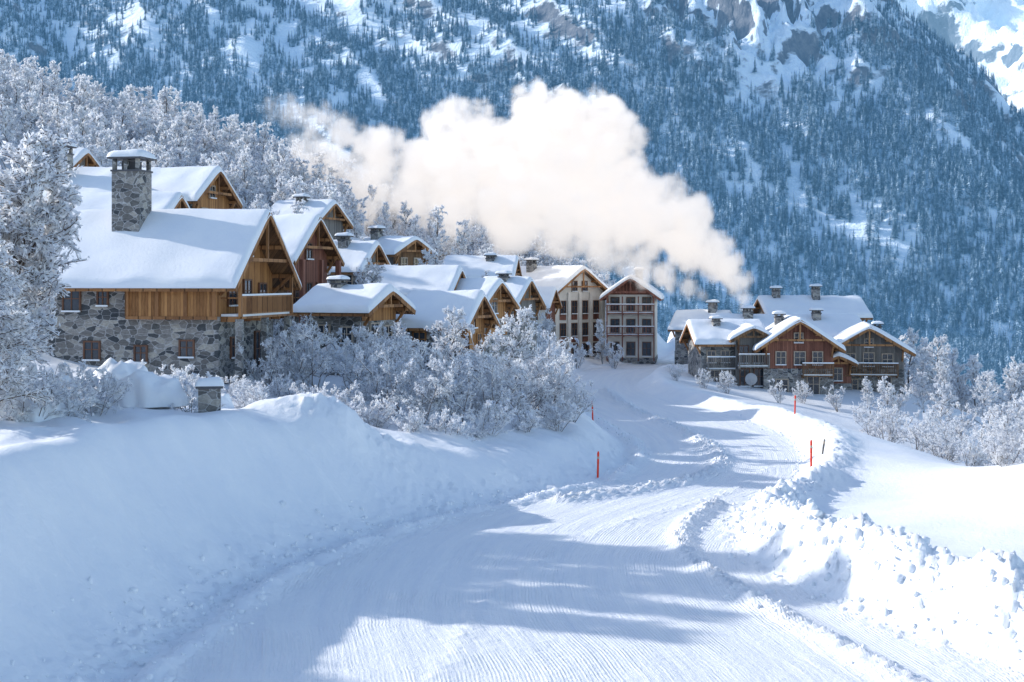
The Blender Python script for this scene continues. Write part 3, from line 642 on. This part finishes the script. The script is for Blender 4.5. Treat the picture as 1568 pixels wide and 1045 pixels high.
# upper left
h=chalet('village_house',-24.6,105,11,-14,5.2,6,4.5,.66,.7,.7,.42,2,M_STONE,M_WOOD,seed=21);W4(h,'R',[(-1.2,2.6,.8,1.1),(1.2,2.6,.8,1.1),(0,4.6,.8,.8)]);h.done()
h=chalet('village_house',-31,101,11,-8,8,7,4,.6,.7,.6,.42,2,M_STONE,M_WOODG,seed=22);chimney(h,-.3,-1.6,4.6,7.9,1.2);h.done()
h=chalet('village_house',-26.2,91.5,8,-7,9,7,4.7,.6,.7,.6,.42,3,M_STONE,M_WOODG,seed=23);h.done()
h=chalet('village_house',-35.3,113,15,-10,2.4,5,3.2,.55,.6,.5,.4,1,M_STONE,M_WOODG,seed=24);h.done()

# ---------------------------------------------------------------- village vegetation
spots=[(-4.6,70,3),(-2.6,71.5,2),(-.8,74,3),(.4,76,2),(1.6,79,2),(2.2,82,3),(.2,80,0),(-2.3,76,3),(-4.5,75,2),(-6.3,72.5,3),(-1.2,84,2),(2.0,86,2),(-3.6,81,0),(-6.5,79,3),(-8.5,76,2),(-5,86,2),(-7.6,84,3),(-9.5,82,3),(-10.8,76,3)]
for x,y,k in spots: put('frosted_shrub' if k>1 else 'frosted_tree',TR[k],x,y,None,random.uniform(.85,1.12))
for x,y in [(-11.5,72.5),(-13,71),(-10,70.5),(-8.6,69),(-6.6,68),(-4.8,67.2),(-3,67.6),(-1.4,69.4),(.6,71.8),(2.4,75),(3.3,79),(-14,68),(-12.2,66.5),(3.0,84),(-16.2,68),(-17,57.5),(-13,57.3),(-15.8,59.8),(-18,66),(-14.8,64.5),(-16,54.5),(-13.8,62)]:
    put('frosted_bush',BU[random.randint(0,1)],x,y,None,random.uniform(.8,1.15))
for x,y,k,s in [(-12.5,88,2,.9),(-15.5,88.5,3,.8),(-8.5,96,0,.8),(-11,100,1,1),(-6.5,100,2,.9),(-9,112,1,.9),(-4,112,0,.7),(-13.5,122,1,.8),(-7.5,124,0,.95),(2.4,112,3,.8),(2.5,128,2,.9),(-1.5,127,1,.9),(3.2,122,3,.7),(2.6,138,2,.8),(-1.5,146,1,1),(-15,106,0,1.),(-19,112,1,1.1),(-28,114,0,1.2),(-13.2,75.5,2,.75),(-12.2,78,3,.8)]:
    put('frosted_tree' if k<2 else 'frosted_shrub',TR[k],x,y,None,s)
for x,y,k,s in [(16.8,124,3,.45),(18.6,123,3,.5),(14.5,126,3,.4),(23,122,2,.5),(25.4,124,3,.5),(28,122,2,.55),(31,123,1,.5),(33.5,124,3,.6),(36.5,126,0,.6),(39,128,1,.8),(41,124,0,.9),(30,112,1,.8),(33,110,0,.9),(36,114,2,1.),(40,112,1,1.),(27,106,3,.8),(31,100,2,.9),(34,98,0,.9),(37,104,1,1.),(44,118,0,1.1),(47,112,1,1.2),(27.5,96,3,.8),(29.5,90,2,.9),(32,88,0,.8),(35,92,1,1),(40,96,0,1.2),(25.8,84,3,.6),(28,80,2,.7),(31,78,0,.8),(43,104,1,1.1),(50,124,1,1.2),(54,132,0,1.3),(46,132,1,1.1),(42,140,0,1.1),(24.5,76,3,.5),(30,84,3,.9),(33,82,2,1),(27,90,3,.7),(36,86,3,1.2),(26.5,100,3,.7)]:
    put('frosted_tree' if k<2 else 'frosted_shrub',TR[k],x,y,None,s)
for x,y,k,s in [(23.6,63,2,.9),(22.6,60.5,3,.55),(25.2,61,0,1.05),(21.6,62.5,3,.4),(26.4,65,1,1.15),(22.9,66,3,.7),(24.3,58.5,0,.9)]:
    put('frosted_tree' if k<2 else 'frosted_shrub',TR[k],x,y,None,s)
put('tall_frosted_tree',BIG2,-20.6,54,None,.95,.3);put('tall_frosted_tree',BIG,-23.5,60,None,1.05,2.3);put('tall_frosted_tree',BIG,-17.6,47.5,None,.58,4);put('tall_frosted_tree',BIG2,-21.8,58,None,.75,1.2);put('tall_frosted_tree',BIG,-19.6,51,None,.68,5.2)
put('frosted_bush',BU[0],-17.3,50.5,None,1.2);put('frosted_bush',BU[1],-16.4,52,None,1.1)
# trees left of frame that shade the bank and the left of the road
for x,y,s,b in [(-37,50,1.,BIG2),(-36,35,.9,BIG)]: put('tall_frosted_tree',b,x,y,None,s)
n=2600;hx=rng.uniform(-95,12,n);hy=rng.uniform(118,235,n);hzv=height(hx,hy,False)
keep=((hx<-16-.0*hy)|(hy>150))&(hx>-.5*hy)
for (a,b,rd) in [(-11,130,7),(-3,140,8),(5,169,9),(2,158,8),(-35,113,5),(-13,115,5),(-18.5,128,6)]: keep&=np.hypot(hx-a,hy-b)>rd
P=np.c_[hx,hy,hzv-.1][keep][:1300]
scatter('frosted_woodland',P,rng.uniform(.65,1.25,len(P)),rng.uniform(0,6.28,len(P)),HILL)
n=1500;hx=rng.uniform(-5,110,n);hy=rng.uniform(150,262,n);hzv=height(hx,hy,False)
d_=np.maximum(*road_d(hx,hy));keep=(d_>5)&((hy>180)|(hx>42))&(np.hypot(hx-14,hy-166)>12)
P=np.c_[hx,hy,hzv-.1][keep]
HILL2=[bpy.data.objects.new('v%d'%i,o.data) for i,o in enumerate(HILL)]
scatter('valley_woodland',P,rng.uniform(.7,1.3,len(P)),rng.uniform(0,6.28,len(P)),HILL2)

# ---------------------------------------------------------------- snow covered shrubs
def snowshrub(x,y,wx,wy,t,seed,lift=.7):
    z=hz(x,y);h=House('snow_covered_shrub',x,y,z,random.uniform(-20,20))
    n=26;V=[];F=[]
    for j in range(n+1):
        for i in range(n+1):
            a=-math.cos(math.pi*i/n);b=-math.cos(math.pi*j/n);a2=a*math.sqrt(1-b*b/2);b2=b*math.sqrt(1-a*a/2)
            e=min(1,math.hypot(a2,b2));w=1+.22*float(pn(a*2+seed,b*2,seed))
            V.append((a2*wx/2*w,b2*wy/2*w,lift+t*math.sqrt(max(0,1-e**2.6))*(1+.6*float(fbm(a*1.5+seed,b*1.5,3,seed+1)))-.35*e**4))
    for j in range(n):
        for i in range(n): q=j*(n+1)+i;F.append((q,q+1,q+n+2,q+n+1))
    h.add('snow_cushion',M_RSNOW,V,F,True);e=h.done()
    o=bpy.data.objects.new('twigs',BU[seed%2].data);COL.objects.link(o);o.parent=e;o.scale=(wx/3.6,wy/3.6,(lift+t*.55)/2.3)
for a in [(-17.2,62.5,3.0,2.6,1.2,1,.8),(-14.6,57.5,3.1,2.6,.9,2,.8),(-17.4,51.5,2.6,2.4,1.0,3,.4),(-10.2,83,3,2.4,1.0,4,1.),(-12.8,60.5,2,2,.6,5,.4),(-18.2,56.5,2.4,2.2,.9,6,.6)]:
    snowshrub(*a)
h=House('stone_pillar',-11.8,55.5,hz(-11.8,55.5),10)
h.box('shaft',M_STONE,-.42,.42,-.4,.4,-1,1.35);h.box('cap',M_SLATE,-.52,.52,-.5,.5,1.352,1.46);pillow(h,'snow',M_RSNOW,0,0,1.45,1.1,1.05,.3);h.done()
def pole(x,y,hh,m=M_POLE,tilt=0,name='marker_pole'):
    z=hz(x,y);h=House(name,x,y,z+.0,0);V=[];F=[];n=8
    prof=[(-.6,.05),(hh*.55,.05),(hh*.551,.054),(hh*.93,.054),(hh,.03)]
    for zz,r in prof:
        for k in range(n): V.append((r*math.cos(k*.7854)+tilt*zz,r*math.sin(k*.7854),zz))
    for i in range(len(prof)-1):
        for k in range(n): F.append((i*n+k,i*n+(k+1)%n,(i+1)*n+(k+1)%n,(i+1)*n+k))
    F.append(tuple((len(prof)-1)*n+k for k in range(n)))
    h.add('shaft',m,V,F)
    z0=hh*.72;r=.057;V=[(r*math.cos(k*.7854)+tilt*zz,r*math.sin(k*.7854),zz) for zz in (z0,z0+.12) for k in range(n)]
    h.add('reflector_band',M_FRAME,V,[(k,(k+1)%n,n+(k+1)%n,n+k) for k in range(n)]);h.done()
for x,y,hh,t in [(4.1,68.0,1.3,.02),(5.4,95,1.4,-.03),(14.2,67.5,1.4,0),(18.2,91.5,1.2,.02)]: pole(x,y,hh,M_POLE,t)
pole(15.6,71.5,.8,M_WOODG,.15,'wooden_stake')
h=House('satellite_dish',21.6,128.6,-.9,0)
V=[];F=[];nr,na_=5,16
for i in range(nr+1):
    for k in range(na_):
        r=.55*i/nr;a=k*2*math.pi/na_;V.append((r*math.cos(a),-.0+.35*r*r-.25,1.5+r*math.sin(a)))
for i in range(nr):
    for k in range(na_): F.append((i*na_+k,i*na_+(k+1)%na_,(i+1)*na_+(k+1)%na_,(i+1)*na_+k))
h.add('dish',M_METAL,V,F,True);h.beam('mast',M_METAL,(0,-.1,-1),(0,-.1,1.5),.07,.07);h.beam('feed_arm',M_METAL,(0,-.2,1.05),(0,-.75,1.45),.03,.03);h.done()

# ---------------------------------------------------------------- snow clods
import bmesh
bm=bmesh.new();bmesh.ops.create_icosphere(bm,subdivisions=1,radius=1);IV=np.array([v.co[:] for v in bm.verts]);IF=np.array([[v.index for v in f.verts] for f in bm.faces]);bm.free()
cx=[];cy=[];cs=[]
def along(P,off,sp,n,y0,y1,s0,s1):
    t=rng.uniform(y0,y1,n);x=np.interp(t,P[:,1],P[:,0]);
    cx.extend(x+off+rng.normal(0,sp,n));cy.extend(t);cs.extend(s0+(s1-s0)*rng.random(n)**5)
along(L_,-1.2,.8,1800,26,64,.02,.15);along(R_,1.6,.8,1200,26,62,.03,.24);along(R_,.2,.4,600,26,100,.02,.11)
along(RG1,0,.3,600,24,58,.02,.10);along(L_,-.4,.4,500,60,110,.03,.12);along(RG2,0,.35,450,62,110,.03,.11)
cx=np.array(cx);cy=np.array(cy);cs=np.array(cs);cz=height(cx,cy)
V=[];n=len(cx);sc3=rng.uniform(.6,1.2,(n,1,3));jit=1+rng.normal(0,.2,(n,len(IV),1))
V=(IV[None]*jit*sc3*cs[:,None,None]);V=V+np.c_[cx,cy,cz-cs*.1][:,None,:]
F=(IF[None]+(np.arange(n)*len(IV))[:,None,None]).reshape(-1,3)
mesh_obj('snow_clods',V.reshape(-1,3),F,M_SNOW,True)

# ---------------------------------------------------------------- chimney smoke
S=.075;YD=160
pl=[(1133,472,9,0),(1130,455,13,0),(1124,435,20,0),(1105,412,27,0),(1080,388,36,0),(1045,360,48,0),(1003,335,56,0),(965,330,60,1),(925,345,52,0),(955,285,48,2),(905,290,70,1),(930,178,40,2),(945,215,36,1),(895,225,62,2),(850,195,58,3),(820,165,36,3),(800,245,68,2),(830,300,70,0),(770,310,62,1),(745,240,60,3),(690,205,46,3),(730,180,30,3),(690,280,60,2),(640,250,50,3),(590,235,42,3),(560,215,34,4),(520,200,30,4),(475,180,28,4),(440,168,26,4),(414,165,20,4),(860,365,42,0),(790,360,42,0),(630,305,44,2),(560,280,44,3),(505,250,40,3),(700,340,34,0),(565,325,30,1),(470,235,36,3),(450,280,28,2),(1082,466,7,-1),(1068,452,11,-1),(1045,438,16,-1),(1010,420,24,-1),(970,405,30,-1),(915,395,30,-1)]
pts=[];rad=[]
rs=random.Random(5)
def rdir():
    v=Vector((rs.gauss(0,1),rs.gauss(0,1),rs.gauss(0,1)));return v.normalized()
for (a,b,r,dy) in pl:
    c=Vector(((a-784)*S,YD+dy*1.5,9.5+(430-b)*S));R=r*S
    pts.append(c);rad.append(R*.82)
    for i in range(36):
        d=rdir();R2=R*rs.uniform(.12,.42);c2=c+d*R*rs.uniform(.70,1.02);pts.append(c2);rad.append(R2)
        for j in range(12):
            d2=(rdir()+d*.6).normalized();R3=R2*rs.uniform(.18,.45);pts.append(c2+d2*R2*.95);rad.append(R3)
me=bpy.data.meshes.new('chimney_smoke');me.vertices.add(len(pts));me.vertices.foreach_set('co',np.array([p[:] for p in pts],np.float32).ravel())
a=me.attributes.new('rad','FLOAT','POINT');a.data.foreach_set('value',np.array(rad,np.float32))
smoke=bpy.data.objects.new('chimney_smoke',me);COL.objects.link(smoke)
m,nt=mat('smoke')
at=N(nt,'ShaderNodeAttribute',attribute_name='density')
v=coords(nt,'World');n1=noise(nt,v,.34,4,.62);r1=ramp(nt,n1.outputs[0],[(.34,.07),(.57,1)])
sp=N(nt,'ShaderNodeSeparateXYZ');LK(nt,v,sp.inputs[0])
def mrange(src,a,b,c,d):
    q=N(nt,'ShaderNodeMapRange');LK(nt,src,q.inputs[0])
    for i,vv in enumerate((a,b,c,d)): q.inputs[1+i].default_value=vv
    return q.outputs[0]
def mth(op,a,b):
    q=N(nt,'ShaderNodeMath',operation=op)
    for i,s_ in enumerate((a,b)):
        if hasattr(s_,'is_output'): LK(nt,s_,q.inputs[i])
        else: q.inputs[i].default_value=s_
    return q.outputs[0]
fx_=mrange(sp.outputs[0],-30,0,.16,1);fz_=mrange(sp.outputs[2],11,17,.22,1);fr_=mrange(sp.outputs[0],8,17,0,1)
fade=mth('MULTIPLY',fx_,mth('MAXIMUM',fz_,fr_))
dens=mth('MULTIPLY',mth('MULTIPLY',mth('MULTIPLY',at.outputs['Fac'],r1.outputs[0]),fade),.95)
vs_=N(nt,'ShaderNodeVolumeScatter');vs_.inputs['Color'].default_value=(.98,.98,.98,1);vs_.inputs['Anisotropy'].default_value=.0;LK(nt,dens,vs_.inputs['Density'])
em=N(nt,'ShaderNodeEmission');em.inputs[0].default_value=(1,.94,.91,1);LK(nt,mth('MULTIPLY',dens,.51),em.inputs[1])  # cream glow added to the smoke, imitating light scattered inside the plume
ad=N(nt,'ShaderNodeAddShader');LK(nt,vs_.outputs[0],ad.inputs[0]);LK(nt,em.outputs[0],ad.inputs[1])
o=N(nt,'ShaderNodeOutputMaterial');LK(nt,ad.outputs[0],o.inputs['Volume'])
M_SMOKE=m
ng=bpy.data.node_groups.new('smoke','GeometryNodeTree')
ng.interface.new_socket('Geometry',in_out='INPUT',socket_type='NodeSocketGeometry');ng.interface.new_socket('Geometry',in_out='OUTPUT',socket_type='NodeSocketGeometry')
gi=ng.nodes.new('NodeGroupInput');go=ng.nodes.new('NodeGroupOutput');mp=ng.nodes.new('GeometryNodeMeshToPoints');pv=ng.nodes.new('GeometryNodePointsToVolume')
ra=ng.nodes.new('GeometryNodeInputNamedAttribute');ra.data_type='FLOAT';ra.inputs[0].default_value='rad'
try: pv.resolution_mode='VOXEL_SIZE'
except Exception as ex: print(ex)
pv.inputs['Voxel Size'].default_value=.33;pv.inputs['Density'].default_value=1
sm=ng.nodes.new('GeometryNodeSetMaterial');sm.inputs['Material'].default_value=M_SMOKE
ng.links.new(gi.outputs[0],mp.inputs[0]);ng.links.new(ra.outputs[0],mp.inputs['Radius']);ng.links.new(mp.outputs[0],pv.inputs[0]);ng.links.new(ra.outputs[0],pv.inputs['Radius'])
ng.links.new(pv.outputs[0],sm.inputs[0]);ng.links.new(sm.outputs[0],go.inputs[0])
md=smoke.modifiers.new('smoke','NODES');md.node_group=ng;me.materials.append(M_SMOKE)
try: M_SMOKE.cycles.volume_step_rate=6.0
except Exception as ex: print(ex)

# ---------------------------------------------------------------- light, sky, camera
EL=math.radians(25);AZ=math.radians(-68)
Sd=Vector((math.sin(AZ)*math.cos(EL),math.cos(AZ)*math.cos(EL),math.sin(EL)))
w=bpy.data.worlds.new('World');scene.world=w;w.use_nodes=True;nt=w.node_tree
bg=nt.nodes['Background'];sk=nt.nodes.new('ShaderNodeTexSky');sk.sky_type='NISHITA';sk.sun_disc=False;sk.sun_elevation=EL;sk.sun_rotation=AZ%(2*math.pi)
sk.altitude=1000;sk.air_density=1.1;sk.dust_density=1.4;sk.ozone_density=1.2
nt.links.new(sk.outputs[0],bg.inputs[0]);bg.inputs[1].default_value=.245
sl_=bpy.data.lights.new('sun','SUN');sl_.energy=4.9;sl_.angle=math.radians(.9);sl_.color=(1,.95,.88)
so=bpy.data.objects.new('sun',sl_);COL.objects.link(so);so.rotation_euler=Sd.to_track_quat('Z','Y').to_euler()
cam=bpy.data.cameras.new('camera');co=bpy.data.objects.new('camera',cam);COL.objects.link(co);co.location=(0,0,9.5);co.rotation_euler=(math.radians(90),0,0)
cam.lens=50;cam.sensor_width=36;cam.shift_y=-.059;cam.clip_end=6000;cam.clip_start=.5
scene.camera=co
scene.view_settings.view_transform='Standard';scene.view_settings.look='None';scene.view_settings.exposure=0
